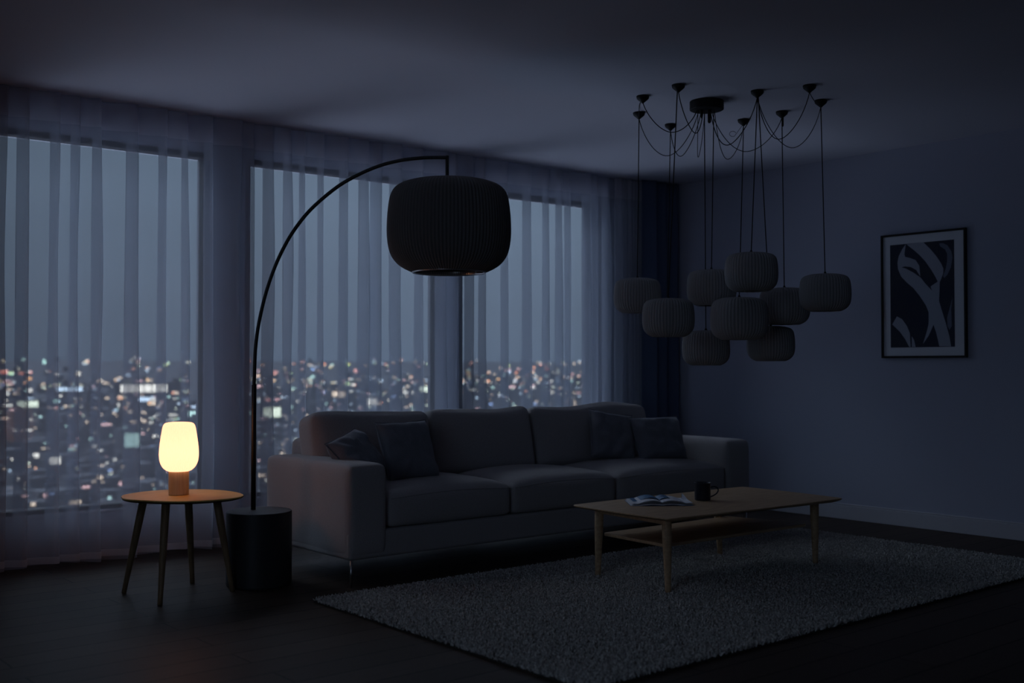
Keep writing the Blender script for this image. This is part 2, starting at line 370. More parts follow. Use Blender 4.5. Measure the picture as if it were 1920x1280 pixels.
# ------------------------------------------------------------------ sofa
def puff_box(x0, x1, y0, y1, z0, z1, r=.03, crown=(0, 0), seg=(14, 10, 5), seed=0, wob=.003, lean=0):
    """rounded cushion: surface of a box grid pushed to a rounded box, crowned on +z and on -y"""
    nx, ny, nz_ = seg; V = {}; F = []; out = []
    def P(i, j, k):
        key = (i, j, k)
        if key in V: return V[key]
        u, v, w = i/nx*2-1, j/ny*2-1, k/nz_*2-1
        # spread samples to the rims
        g = lambda t: math.copysign(abs(t)**.8, t)
        u, v, w = g(u), g(v), g(w)
        hx, hy, hz = (x1-x0)/2, (y1-y0)/2, (z1-z0)/2
        p = Vector((u*hx, v*hy, w*hz))
        q = Vector((max(-hx+r, min(hx-r, p.x)), max(-hy+r, min(hy-r, p.y)), max(-hz+r, min(hz-r, p.z))))
        dlt = p-q
        if dlt.length > 1e-9: p = q+dlt.normalized()*r
        cu, cv, cw = max(0, 1-u*u), max(0, 1-v*v), max(0, 1-w*w)
        if crown[0] and w > 0: p.z += crown[0]*(cu**.5)*(cv**.5)*w
        if crown[1] and v < 0: p.y -= crown[1]*(cu**.5)*(cw**.5)*(-v)
        p += Vector((noise.noise(p*4+Vector((seed, 0, 0))), noise.noise(p*4+Vector((0, seed, 0))), noise.noise(p*4+Vector((0, 0, seed)))))*wob
        p.y += lean*(w+1)*hz
        V[key] = len(out); out.append((p.x+(x0+x1)/2, p.y+(y0+y1)/2, p.z+(z0+z1)/2)); return V[key]
    for i in range(nx):
        for j in range(ny):
            F.append((P(i, j, 0), P(i, j+1, 0), P(i+1, j+1, 0), P(i+1, j, 0))); F.append((P(i, j, nz_), P(i+1, j, nz_), P(i+1, j+1, nz_), P(i, j+1, nz_)))
    for i in range(nx):
        for k in range(nz_):
            F.append((P(i, 0, k), P(i+1, 0, k), P(i+1, 0, k+1), P(i, 0, k+1))); F.append((P(i, ny, k), P(i, ny, k+1), P(i+1, ny, k+1), P(i+1, ny, k)))
    for j in range(ny):
        for k in range(nz_):
            F.append((P(0, j, k), P(0, j, k+1), P(0, j+1, k+1), P(0, j+1, k))); F.append((P(nx, j, k), P(nx, j+1, k), P(nx, j+1, k+1), P(nx, j, k+1)))
    return out, F
def make_sofa():
    root = thing('sofa', (4.45, 5.15, 0), 'long charcoal fabric three-seat sofa on thin metal legs in front of the sheer curtain', 'sofa')
    X0, X1, Y0, Y1, ZB = 2.89, 6.02, 4.73, 5.64, .135
    MB().box(X0+.004, X1-.004, Y0+.006, Y1, ZB, .275).build('base', M_sofa, root, bevel=.018, bseg=4)
    for a, b_ in ((X0, 3.118), (5.785, X1)):
        V, F = puff_box(a, b_, Y0, Y1-.01, ZB, .606, r=.028, crown=(.006, .004), seg=(8, 16, 8), wob=.0015)
        obj('armrest', V, F, M_sofa, root, smooth=True, sub=1)
    V, F = puff_box(3.06, 5.86, 5.50, Y1+.02, .2, .70, r=.03, seg=(24, 6, 8), wob=.001)
    obj('back_frame', V, F, M_sofa, root, smooth=True, sub=1)
    def seam(pts, par, r=.0028): MB().tube(pts, r, 6).build('seam', M_sofa, par, smooth=True)
    for i, (a, b_) in enumerate(((3.122, 3.939), (3.943, 4.761), (4.765, 5.780))):
        V, F = puff_box(a, b_, Y0+.006, 5.45, .272, .446, r=.034, crown=(.052, .010), seg=(18, 14, 6), seed=i+1)
        c = obj('seat_cushion', V, F, M_sofa, root, smooth=True, sub=1)
        seam(catmull([(a+.02, Y0+.01, .425), (a+(b_-a)*.3, Y0-.001, .438), ((a+b_)/2, Y0-.004, .442), (b_-(b_-a)*.3, Y0-.001, .438), (b_-.02, Y0+.01, .425)], 6), c)
    for i, (a, b_) in enumerate(((3.03, 3.815), (3.825, 4.595), (4.605, 5.66))):
        # back cushions: thick slabs leaning against the frame
        V, F = puff_box(a, b_, -.10, .10, 0, .40, r=.05, crown=(.008, .035), seg=(18, 7, 12), seed=7*i+3, wob=.006)
        M_ = Matrix.Translation((0, 5.355, .435)) @ Matrix.Rotation(math.radians(-13), 4, 'X')
        zs_ = []
        W = []
        for x, y, z in V:
            # a slightly uneven top line and sagging shoulders
            z += (z/.40)*(.010*math.sin((x-a)/(b_-a)*math.pi*2+i*1.7)+.006*math.sin(x*11))
            W.append(tuple(M_ @ Vector((x, y, z))))
        c = obj('back_cushion', W, F, M_sofa, root, smooth=True, sub=1)
    for x, y in ((2.912, 4.752), (5.995, 4.752), (2.912, 5.60), (5.995, 5.60)):
        MB().lathe([(.0065, 0), (.0065, ZB+.01)], (x, y, 0), 14).build('leg', M_steel, root, smooth=True)
make_sofa()

# ------------------------------------------------------------------ throw pillows
def pillow(center, w, h, t, right, up, label, seed, sag=.0, grp=None):
    """square pillow: puffed middle, pinched pointed corners, wrinkles; right/up are its in-plane axes"""
    rt = Vector(right).normalized(); u0 = Vector(up); u0 = (u0-rt*u0.dot(rt)).normalized(); nm = rt.cross(u0)
    n = 22; V = []; F = []
    def pt(i, j, s):
        u, v = i/n*2-1, j/n*2-1
        pin = .06
        x = u*(1-pin*(1-v*v)*0-pin*(1-v*v)*abs(u)**4); y = v*(1-pin*(1-u*u)*abs(v)**4)
        th = ((1-u**4)*(1-v**4))**.55
        wr = .016*noise.noise(Vector((x*2.2+seed, y*2.2, s*3)))+.010*noise.noise(Vector((x*6+seed, y*3, s)))
        rad = .006*math.sin(math.atan2(v, u)*9+seed)*((u*u+v*v)**.5)
        d_ = s*(t/2*th+(wr+rad)*th**.7)
        P = Vector(center)+rt*(x*w/2)+u0*(y*h/2)+nm*(d_-sag*(y*y)*.5)
        return P
    idx = {}
    for s in (1, -1):
        for i in range(n+1):
            for j in range(n+1):
                edge = i in (0, n) or j in (0, n)
                key = (i, j, 0 if edge else s)
                if key not in idx: idx[key] = len(V); V.append(tuple(pt(i, j, s)))
        g = lambda i, j: idx[(i, j, 0 if (i in (0, n) or j in (0, n)) else s)]
        for i in range(n):
            for j in range(n):
                f = (g(i, j), g(i+1, j), g(i+1, j+1), g(i, j+1)); F.append(f if s > 0 else f[::-1])
    root = thing('throw_pillow', Vector(center), label, 'pillow', grp)
    c = obj('cover', V, F, M_pillow, root, smooth=True, sub=1)
    # piped seam round the rim
    rim = [pt(i, 0, 1) for i in range(n)]+[pt(n, j, 1) for j in range(n)]+[pt(n-i, n, 1) for i in range(n)]+[pt(0, n-j, 1) for j in range(n+1)]
    MB().tube(rim, .0026, 6, cap=False).build('piping', M_pillow, root, smooth=True)
PG = 'throw pillows on the sofa'
pillow((3.15, 5.075, .615), .30, .30, .13, (.84, .42, .22), (-.378, .535, .756), 'dark throw pillow tipped against the left armrest, leftmost of the four pillows', 3, grp=PG)
pillow((3.46, 5.06, .632), .34, .35, .14, (1, .02, .02), (-.24, .40, 1), 'dark throw pillow leaning on the left back cushion, to the right of the tipped one', 9, grp=PG)
pillow((5.155, 5.18, .640), .34, .33, .12, (1, -.22, -.16), (.03, .34, 1), 'dark throw pillow half hidden behind its neighbour at the right end of the sofa', 15, grp=PG)
pillow((5.47, 5.06, .615), .40, .31, .15, (1, -.16, 0), (-.02, .42, 1), 'dark square throw pillow nearest the right armrest, in front of another', 21, grp=PG)

# ------------------------------------------------------------------ round side table
def leg_mesh(foot, top, r0, r1, n=14):
    return MB().tube([foot, Vector(foot).lerp(Vector(top), .12), Vector(foot).lerp(Vector(top), .75), top], [r0, r0*1.05, r1*.97, r1], n)
def at_depth(x, y, D):        # world point seen at photo pixel (x, y) at distance D along the view axis (used only to read off positions)
    F_ = Vector((math.sin(YAW)*math.cos(PIT), math.cos(YAW)*math.cos(PIT), math.sin(PIT))); R_ = Vector((math.cos(YAW), -math.sin(YAW), 0)); U_ = R_.cross(F_)
    return Vector((0, 0, EYE))+(F_+R_*((x-960)/FPX)-U_*((y-640)/FPX))*D
def to_z(foot, via, z):
    foot, via = Vector(foot), Vector(via); t = (z-foot.z)/(via.z-foot.z); return foot+(via-foot)*t
def make_side_table():
    root = thing('side_table', (2.215, 5.19, 0), 'small wooden side table with an oval top and four splayed legs, carrying the lit lamp', 'table')
    out = [(1.954, 5.250), (1.985, 5.345), (2.033, 5.402), (2.117, 5.449), (2.21, 5.468), (2.285, 5.452), (2.361, 5.411), (2.433, 5.332), (2.475, 5.228), (2.481, 5.109), (2.459, 5.007), (2.415, 4.946), (2.365, 4.918), (2.290, 4.906), (2.196, 4.920), (2.108, 4.960), (2.036, 5.037), (1.979, 5.134), (1.952, 5.195)]
    o2 = catmull([(x, y, 0) for x, y in out], 5, closed=True); c = Vector((2.215, 5.19, 0))
    V = []; F = []; n = len(o2)
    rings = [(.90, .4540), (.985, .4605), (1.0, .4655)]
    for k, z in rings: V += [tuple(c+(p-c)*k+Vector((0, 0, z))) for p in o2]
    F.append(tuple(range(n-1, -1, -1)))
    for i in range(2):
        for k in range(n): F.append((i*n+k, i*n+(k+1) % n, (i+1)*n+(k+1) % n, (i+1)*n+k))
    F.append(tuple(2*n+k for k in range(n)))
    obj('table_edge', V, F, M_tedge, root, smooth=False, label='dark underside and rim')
    V = []; F = []
    for k, z in ((1.0, .4656), (1.0, .470), (.994, .472)): V += [tuple(c+(p-c)*k+Vector((0, 0, z))) for p in o2]
    for i in range(2):
        for k in range(n): F.append((i*n+k, i*n+(k+1) % n, (i+1)*n+(k+1) % n, (i+1)*n+k))
    F.append(tuple(2*n+k for k in range(n))); F.append(tuple(range(n-1, -1, -1)))
    obj('tabletop', V, F, M_table, root)
    for f, (px, py, D) in (((2.001, 5.348, .001), (268, 942, 5.36)), ((2.027, 4.969, .001), (311, 944, 5.2)), ((2.361, 5.374, .001), (353.5, 942, 5.52)), ((2.428, 5.059, .001), (407, 940, 5.38))):
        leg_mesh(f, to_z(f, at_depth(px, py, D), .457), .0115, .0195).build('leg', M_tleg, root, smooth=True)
make_side_table()

# ------------------------------------------------------------------ glowing table lamp
def make_table_lamp():
    c = Vector((2.217, 5.213, .4722))
    root = thing('table_lamp', c, 'small lit table lamp with ribbed white glass shade and wooden foot on the side table', 'lamp')
    MB().lathe([(.044, 0), (.0485, .002), (.0485, .112), (.046, .116)], c, 40).build('lamp_base', M_lampwood, root, smooth=True, bevel=.0015)
    m = bpy.data.materials.new('lit_ribbed_glass'); m.use_nodes = True
    N = m.node_tree.nodes; L = m.node_tree.links
    for n in list(N): N.remove(n)
    o_ = N.new('ShaderNodeOutputMaterial'); tr = N.new('ShaderNodeBsdfTranslucent'); em = N.new('ShaderNodeEmission'); ad = N.new('ShaderNodeAddShader')
    tr.inputs[0].default_value = (.80, .62, .50, 1); em.inputs[0].default_value = (1, .46, .28, 1); em.inputs[1].default_value = 1.05
    L.new(tr.outputs[0], ad.inputs[0]); L.new(em.outputs[0], ad.inputs[1]); L.new(ad.outputs[0], o_.inputs[0])
    prof = [(.047, .114), (.060, .120), (.075, .135), (.086, .158), (.0905, .185), (.0905, .215), (.088, .245), (.084, .275), (.0795, .305), (.0755, .328), (.070, .342), (.060, .350), (.040, .353), (.012, .354)]
    prof = [(p.x, p.y) for p in catmull([(a, b_, 0) for a, b_ in prof], 3)]
    nn = 44*8; V = []; F = []
    for r, z in prof:
        for k in range(nn):
            a = 2*math.pi*k/nn; rr = r*(1+.030*math.cos(a*44)*min(1, (r-.03)/.04 if r > .03 else 0)); V.append((c.x+rr*math.cos(a), c.y+rr*math.sin(a), c.z+z))
    for i in range(len(prof)-1):
        for k in range(nn): F.append((i*nn+k, i*nn+(k+1) % nn, (i+1)*nn+(k+1) % nn, (i+1)*nn+k))
    F.append(tuple((len(prof)-1)*nn+k for k in range(nn)))
    obj('lamp_shade', V, F, m, root, smooth=True)
    mb_ = mat('lit_bulb', (1, .9, .7), .5, emis=((1, .84, .62), 2.6))
    MB().lathe([(.008, -.03), (.018, -.022), (.0245, -.008), (.0245, .008), (.018, .022), (.006, .03)], c+Vector((0, 0, .205)), 20).build('bulb', mb_, root, smooth=True)
    MB().lathe([(.012, 0), (.012, .065)], c+Vector((0, 0, .112)), 16).build('socket', M_lampwood, root, smooth=True)
make_table_lamp()

# ------------------------------------------------------------------ pleated shades
PROF = [(.045, 0), (.30, -.004), (.52, -.015), (.66, -.032), (.80, -.062), (.89, -.105), (.945, -.17), (.972, -.25), (.99, -.35), (1.0, -.46), (1.0, -.56), (.985, -.66), (.955, -.74), (.91, -.80), (.83, -.86), (.74, -.90), (.66, -.925), (.60, -.94), (.575, -.935), (.57, -.90)]
def shade_mesh(R_, H_, pleats, depth, spp=6):
    """pleated drum shade, local coordinates: axis on z, top at 0"""
    V = []; F = []
    P = [(p.x, p.y) for p in catmull([(a, b_, 0) for a, b_ in PROF], 3)]
    nn = pleats*spp
    for r, z in P:
        d_ = depth*min(1, max(0, (r-.25)/.4))
        for k in range(nn):
            a = 2*math.pi*k/nn; ph = (k % spp)/spp
            tri = 1-abs(2*ph-1)*1.0
            rr = R_*r-d_*(1-tri**.7); V.append((rr*math.cos(a), rr*math.sin(a), z*H_))
    for i in range(len(P)-1):
        for k in range(nn): F.append((i*nn+k, (i+1)*nn+k, (i+1)*nn+(k+1) % nn, i*nn+(k+1) % nn))
    return V, F

# ------------------------------------------------------------------ arched floor lamp
def make_arc_lamp():
    root = thing('arc_floor_lamp', (2.655, 5.20, 0), 'tall black arched floor lamp with big dark pleated shade, its drum foot beside the sofa', 'lamp')
    c = Vector((2.663, 5.152, 0))
    c = (at_depth(425.5, 1000, 5.60)+at_depth(546, 1000, 5.60))/2; c.z = 0
    MB().lathe([(.150, 0), (.150, .006), (.163, .008), (.163, .362), (.1615, .368), (.158, .370)], c, 64).build('base', M_drum, root, smooth=True, bevel=.001)
    p0 = Vector((2.602, 5.189, .366)); sc_ = at_depth(844, 337, 5.62)
    # vertical plane through the pole and the shade
    hd = Vector((sc_.x-p0.x, sc_.y-p0.y, 0)).normalized(); nrm = Vector((-hd.y, hd.x, 0))
    def on(px, py):
        o_ = Vector((0, 0, EYE)); d_ = at_depth(px, py, 1)-o_; return o_+d_*((p0-o_).dot(nrm)/d_.dot(nrm))
    joint = on(476.3, 720)
    MB().tube([p0, on(476.3, 722), joint], [.0125, .0125, .0115], 20).build('pole', M_black, root, smooth=True)
    arcpx = [(476.3, 722), (477.3, 690), (479.3, 650), (485.3, 606), (498.6, 549), (518, 494), (541.5, 447), (569, 408), (596.5, 379.5), (635, 348.5), (674, 326.5), (713, 310.3), (752, 300.5), (791, 296), (815, 295.2), (838.5, 295.2)]
    pts = catmull([on(a, b_) for a, b_ in arcpx], 6)
    MB().tube(pts, .0092, 16).build('arc', M_black, root, smooth=True)
    top = pts[-1]
    rod = MB().tube([top+Vector((0, 0, .009)), Vector((top.x, top.y, sc_.z-.03))], .0092, 16); rod.build('drop_rod', M_black, root, smooth=True)
    R_, H_ = .314, .500
    V, F = shade_mesh(R_, H_, 104, .0085, 8)
    cx, cy_, cz = top.x+.008, top.y-.006, sc_.z+.002
    s = obj('lamp_shade', [(x+cx, y+cy_, z+cz) for x, y, z in V], F, M_bigshade, root, smooth=True)
    MB().lathe([(.001, -.405), (R_*.565, -.405), (R_*.565, -.41), (.001, -.41)], (cx, cy_, cz), 64, cap=False).build('diffuser', M_diff, s, smooth=False)
    MB().lathe([(R_*.560, -.455), (R_*.585, -.462), (R_*.60, -.468), (R_*.59, -.476), (R_*.565, -.470), (R_*.560, -.455)], (cx, cy_, cz), 80, cap=False).build('rim_ring', M_steel, s, smooth=True)
make_arc_lamp()

# ------------------------------------------------------------------ cluster pendant
def make_cluster():
    cen = Vector((4.870, 4.127, CEIL))
    root = thing('cluster_pendant', cen, 'black ceiling light with a cluster of grey pleated shades on long draped cables', 'ceiling light')
    MB().lathe([(.088, -.052), (.096, -.048), (.096, -.004), (.094, 0)], cen, 48).build('canopy', M_blackmatte, root, smooth=True, bevel=.001)
    hooks = {'a': (4.499, 4.273), 'b': (4.777, 4.568), 'c': (4.466, 3.980), 'd': (5.161, 4.666), 'e': (4.894, 3.789), 'f': (5.404, 4.289), 'g': (5.408, 4.008), 'h': (5.016, 3.537), 'i': (5.349, 3.697)}
    HK = {}
    for k, (x, y) in hooks.items():
        o = MB().lathe([(.006, -.040), (.012, -.034), (.022, -.026), (.033, -.016), (.036, -.004), (.035, 0)], (x, y, CEIL), 24).build('ceiling_hook', M_blackmatte, root, smooth=True)
        HK[k] = Vector((x, y, CEIL-.036))
    # strain reliefs
    for px, py, D, ln, r in ((1330, 207, 6.30, .072, .0095), (1315.5, 207, 6.30, .045, .006), (1467.3, 216, 6.56, .068, .0065)):
        p = at_depth(px, py, D); MB().lathe([(r*.6, -ln), (r, -ln+.008), (r, 0.01), (r*.8, .014)], p, 14).build('cable_grip', M_blackmatte, root, smooth=True)
    def sag(P0, P1, bx, by, r=.0023):
        """loose cable hanging between two ceiling points with its low point where the photo shows it"""
        P0, P1 = Vector(P0), Vector(P1); hd = Vector((P1.x-P0.x, P1.y-P0.y, 0)); nrm = Vector((-hd.y, hd.x, 0)).normalized()
        o_ = Vector((0, 0, EYE)); d_ = at_depth(bx, by, 1)-o_
        den = d_.dot(nrm); Mp = o_+d_*((P0-o_).dot(nrm)/den) if abs(den) > .15 else None
        mid = (P0+P1)/2
        if Mp is None or (Mp-mid).xy.length > hd.length*.5:
            Mp = at_depth(bx, by, ((mid-o_).dot(at_depth(960, 640, 1)-o_)))
        pts = []
        def herm(A, B, tA, tB, n):
            for i in range(n+1):
                t = i/n; yield A*(2*t**3-3*t*t+1)+tA*(t**3-2*t*t+t)+B*(-2*t**3+3*t*t)+tB*(t**3-t*t)
        h1 = (Mp-P0); h2 = (P1-Mp); hor = Vector((hd.x, hd.y, 0))*.55
        pts += list(herm(P0, Mp, Vector((h1.x*.5, h1.y*.5, h1.z*1.6)), hor, 12))[:-1]
        pts += list(herm(Mp, P1, hor, Vector((h2.x*.5, h2.y*.5, h2.z*1.6)), 12))
        MB().tube(pts, r, 7).build('draped_cable', M_blackmatte, root, smooth=True)
    def cb(dx, dy): return (cen.x+dx, cen.y+dy, CEIL-.050)
    Rv = Vector((math.cos(YAW), -math.sin(YAW)))
    def cr_(t): return cb(Rv.x*t, Rv.y*t)
    sag(HK['a'], cr_(-.055), 1258, 248, .0026)
    sag(HK['b'], cr_(-.045), 1253, 292, .0022)
    sag(HK['c'], cr_(-.020), 1302, 249, .0026)
    sag(HK['d'], cr_(-.030), 1279, 292, .0024)
    sag(cr_(-.050), cr_(-.012), 1309, 295, .0018)
    sag(cr_(.020), HK['e'], 1365, 272, .0026)
    sag(cr_(.045), HK['f'], 1362, 298, .0020)
    sag(cr_(.025), HK['g'], 1395, 284, .0022)
    sag(HK['e'], HK['h'], 1461, 261, .0023)
    sag(HK['e'], HK['i'], 1483, 277, .0021)
    sag(HK['h'], HK['i'], 1527, 189, .0023)
    sag(HK['a'], HK['b'], 1199, 196, .0024)
    # small curl of spare wire held at the hook nearest the canopy
    cc = at_depth(1374, 251, 6.70); pr = []
    for i in range(15):
        a = math.radians(20+i*20); pr.append(cc+Vector((Rv.x*math.cos(a)*.020, Rv.y*math.cos(a)*.020, math.sin(a)*.016)))
    MB().tube(pr+[HK['f']+Vector((0, 0, .01))], .0013, 6).build('spare_wire', M_blackmatte, root, smooth=True)
    # shades
    R_, H_ = .145, .228
    V, F = shade_mesh(R_, H_, 50, .0062, 8)
    me = bpy.data.meshes.new('small_pleated_shade'); me.from_pydata(V, [], F); me.update(); me.polygons.foreach_set('use_smooth', [True]*len(me.polygons)); me.materials.append(M_shade)
    md = MB().lathe([(.001, -.187), (R_*.565, -.187), (R_*.565, -.190), (.001, -.190)], (0, 0, 0), 40, cap=False)
    cans = [(1195, 519, 588, 6.62, 89, 'b'), (1253, 557, 632, 5.97, 98, 'c'), (1334, 503, 579, 6.63, 92, 'can+'), (1408.5, 471, 551, 6.07, 99, 'e'), (1386, 555, 636, 6.33, 108, 'f'),
            (1323.5, 617, 691, 6.62, 89, 'can-'), (1445, 609, 675, 6.70, 89, 'e2'), (1470.5, 537, 613, 6.62, 94, 'g'), (1547, 511, 583, 6.27, 95, 'i'), (1251, 567, 622, 6.90, 74, 'd')]     # the last hangs straight behind the second
    for n_, (px, yt, yb, D, w, hk) in enumerate(cans):
        sc_ = w*D/FPX/(2*R_)
        top = at_depth(px, yt+2, D)
        s = bpy.data.objects.new('lamp_shade', me); COL.objects.link(s); s.parent = root; s.location = top-cen; s.scale = (sc_,)*3
        s.rotation_euler = (0, 0, n_*.7)
        dd = bpy.data.objects.new('diffuser', bpy.data.meshes.get('shade_diffuser_mesh') or mk_diff(md)); COL.objects.link(dd); dd.parent = s
        MB().lathe([(.0075, -.012), (.0085, .002), (.004, .012)], top, 12).build('cable_collar', M_blackmatte, root, smooth=True)
        if hk == 'can+': st = Vector(cb(Rv.x*.052+.03, Rv.y*.052+.04))
        elif hk == 'can-': st = Vector(cb(Rv.x*.003+.04, Rv.y*.003+.055))
        elif hk == 'e2': st = HK['e']+Vector((.006, -.002, 0))
        else: st = HK[hk]
        if hk == 'c': st = HK['c']+Vector((-.004, .004, 0))
        mid = st.lerp(top, .5)
        MB().tube([st, mid, top], .0028, 8).build('cable', M_blackmatte, root, smooth=True)
def mk_diff(md):
    m = bpy.data.meshes.new('shade_diffuser_mesh'); m.from_pydata(md.V, [], md.F); m.update(); m.materials.append(M_diff); return m
make_cluster()

# ------------------------------------------------------------------ coffee table
ZT = .388
def rrect(P, r, n=6, bow=.012):
    """rounded quad outline with softly bowed sides"""
    out = []; m = len(P); C = sum((Vector((*p, 0)) for p in P), Vector())/m
    for i in range(m):
        p = Vector((*P[i], 0)); a = Vector((*P[i-1], 0)); b_ = Vector((*P[(i+1) % m], 0))
        pa = p+(a-p).normalized()*r; pb = p+(b_-p).normalized()*r
        for k in range(n+1):
            t = k/n; out.append((1-t)**2*pa+2*t*(1-t)*p+t*t*pb)
        L_ = (b_-p).length; nn = ((p+b_)/2-C); nn = nn-(b_-p).normalized()*nn.dot((b_-p).normalized()); nn.normalize()
        for k in range(1, 8):
            t = k/8; q = (p+(b_-p).normalized()*r).lerp(b_-(b_-p).normalized()*r, t); out.append(q+nn*bow*math.sin(math.pi*t))
    return [(q.x, q.y) for q in out]
def slab(outline, levels):
    n = len(outline); C = Vector((sum(p[0] for p in outline)/n, sum(p[1] for p in outline)/n))
    V = []; F = [tuple(range(n-1, -1, -1))]
    for inset, z in levels:
        for x, y in outline:
            d_ = (C-Vector((x, y))).normalized(); V.append((x+d_.x*inset, y+d_.y*inset, z))
    for i in range(len(levels)-1):
        for k in range(n): F.append((i*n+k, i*n+(k+1) % n, (i+1)*n+(k+1) % n, (i+1)*n+k))
    F.append(tuple((len(levels)-1)*n+k for k in range(n)))
    return V, F
def make_coffee_table():
    root = thing('coffee_table', (4.55, 3.86, .018), 'low rectangular oak coffee table with a lower shelf, standing on the shaggy rug', 'table')
    top = rrect([(3.872, 3.520), (5.205, 3.465), (5.245, 4.180), (3.880, 4.196)], .035)
    V, F = slab(top, [(.045, ZT-.020), (.008, ZT-.010), (0, ZT-.006), (0, ZT-.002), (.003, ZT)])
    obj('tabletop', V, F, M_oak, root)
    feet = [((3.971, 3.614), (1250, 975, 5.29)), ((5.175, 3.629), (1527, 950, 6.07)), ((4.019, 4.143), (1123.5, 961, 5.72)), ((5.00, 4.15), (1346, 966, 6.34))]
    tops = []
    for (fx, fy), v in feet:
        f = Vector((fx, fy, .010)); t = to_z(f, at_depth(*v), ZT-.018); tops.append(t)
        leg_mesh(f, t, .0145, .0235, 20).build('leg', M_oak, root, smooth=True)
    sh = rrect([(4.000, 3.660), (5.130, 3.650), (5.030, 4.120), (4.035, 4.122)], .02, bow=0)
    V, F = slab(sh, [(.002, .224), (0, .227), (0, .236), (.003, .239)]); obj('shelf', V, F, M_oak, root)
    # rails under the top joining the legs
    for i, j in ((0, 2), (1, 3)):
        a, b_ = tops[i], tops[j]; d_ = (b_-a).normalized(); n_ = Vector((-d_.y, d_.x, 0))*.010
        a2, b2 = a+d_*.02, b_-d_*.02
        MB().prism([(a2.x-n_.x, a2.y-n_.y), (b2.x-n_.x, b2.y-n_.y), (b2.x+n_.x, b2.y+n_.y), (a2.x+n_.x, a2.y+n_.y)], ZT-.046, ZT-.019).build('rail', M_oak, root, bevel=.002)
    a, b_ = (tops[0]+tops[2])/2, (tops[1]+tops[3])/2
    MB().box(a.x, b_.x, a.y-.012, a.y+.012, ZT-.042, ZT-.019).build('rail', M_oak, root, bevel=.002)
make_coffee_table()

# ------------------------------------------------------------------ magazine and mug
def make_magazine():
    c = Vector((4.275, 3.955, ZT+.0005)); a = -YAW+math.radians(2)
    root = thing('magazine', c, 'open magazine with curling pages lying on the coffee table beside the mug', 'magazine')
    M_ = Matrix.Translation(c) @ Matrix.Rotation(a, 4, 'Z')
    Wd, Dp = .160, .225
    def leafsheet(side, z0, k, thick, x_end, dpt=Dp, lift=0, y0=-.5, nx=16, curl=0):
        V = []; F = []; ny = 6
        for t_ in (0, 1):
            for i in range(nx+1):
                for j in range(ny+1):
                    u = i/nx; x = side*u*x_end; v = j/ny+y0
                    z = z0+k*(math.sin(min(1, u*1.25+.02)*math.pi)**.8)*(1-.25*u) + lift*u**5*(v+.6) + curl*u**9 - t_*thick
                    z -= .004*u
                    V.append(M_ @ Vector((x, v*dpt+.012*u*side*.4, max(.0003, z))))
        g = lambda t_, i, j: t_*(nx+1)*(ny+1)+i*(ny+1)+j
        for i in range(nx):
            for j in range(ny):
                f = (g(0, i, j), g(0, i+1, j), g(0, i+1, j+1), g(0, i, j+1)); F.append(f if side > 0 else f[::-1])
                f = (g(1, i, j+1), g(1, i+1, j+1), g(1, i+1, j), g(1, i, j)); F.append(f if side > 0 else f[::-1])
        for i in range(nx):
            F.append((g(0, i, 0), g(1, i, 0), g(1, i+1, 0), g(0, i+1, 0))); F.append((g(0, i, ny), g(0, i+1, ny), g(1, i+1, ny), g(1, i, ny)))
        for j in range(ny): F.append((g(0, nx, j), g(1, nx, j), g(1, nx, j+1), g(0, nx, j+1)))
        return V, F
    V, F = [], []
    cv = MB()
    cv.box(-.162, .162, -Dp/2-.002, Dp/2+.002, .0003, .0016, M_); cv.build('cover', M_pageblue, root)
    for side in (-1, 1):
        for (z0, k, th, xe, mt, nm) in ((.005, .006, .004, Wd, M_page, 'page_block'), (.0115, .010, .0012, Wd*.985, M_page, 'page'), (.0145, .0145, .0010, Wd*.95, M_page, 'page')):
            V, F = leafsheet(side, z0, k, th, xe, curl=(.006 if side > 0 and nm == 'page' else .001))
            obj(nm, V, F, mt, root, smooth=False)
        V, F = leafsheet(side, .0172, .0165, .0008, Wd*(.86 if side < 0 else .62), Dp*.62, y0=-.18)
        obj('printed_page', V, F, M_pageblue, root, smooth=False, label='page with a blue picture')
    # a curled-up loose corner at the right-hand side
    V = [M_ @ Vector(v) for v in ((.128, .05, .014), (.160, .03, .012), (.137, .075, .042), (.134, .074, .043))]
    obj('curled_corner', V, [(0, 1, 2), (0, 2, 3)], M_page, root)
make_magazine()
def make_mug():
    c = at_depth(1318, 937, 5.62); c = Vector((c.x, c.y, ZT+.0003))
    c = Vector((4.545, 3.890, ZT+.0003))
    root = thing('enamel_mug', c, 'dark navy enamel mug with a wire-thin handle on the coffee table', 'mug')
    prof = [(.002, .0), (.038, 0), (.0415, .003), (.0425, .010), (.0425, .088), (.0450, .0925), (.0450, .0945), (.0430, .0945), (.0405, .088), (.0405, .008), (.036, .004), (.002, .0035)]
    MB().lathe(prof, c, 48, cap=False).build('body', M_mug, root, smooth=True)
    r_ = Vector((math.cos(YAW), -math.sin(YAW), 0))
    pts = [c+r_*x+Vector((0, 0, z)) for x, z in ((.041, .068), (.060, .072), (.078, .066), (.083, .052), (.074, .036), (.056, .024), (.041, .018))]
    MB().tube(catmull(pts, 6), .0036, 10).build('handle', M_mug, root, smooth=True)
make_mug()

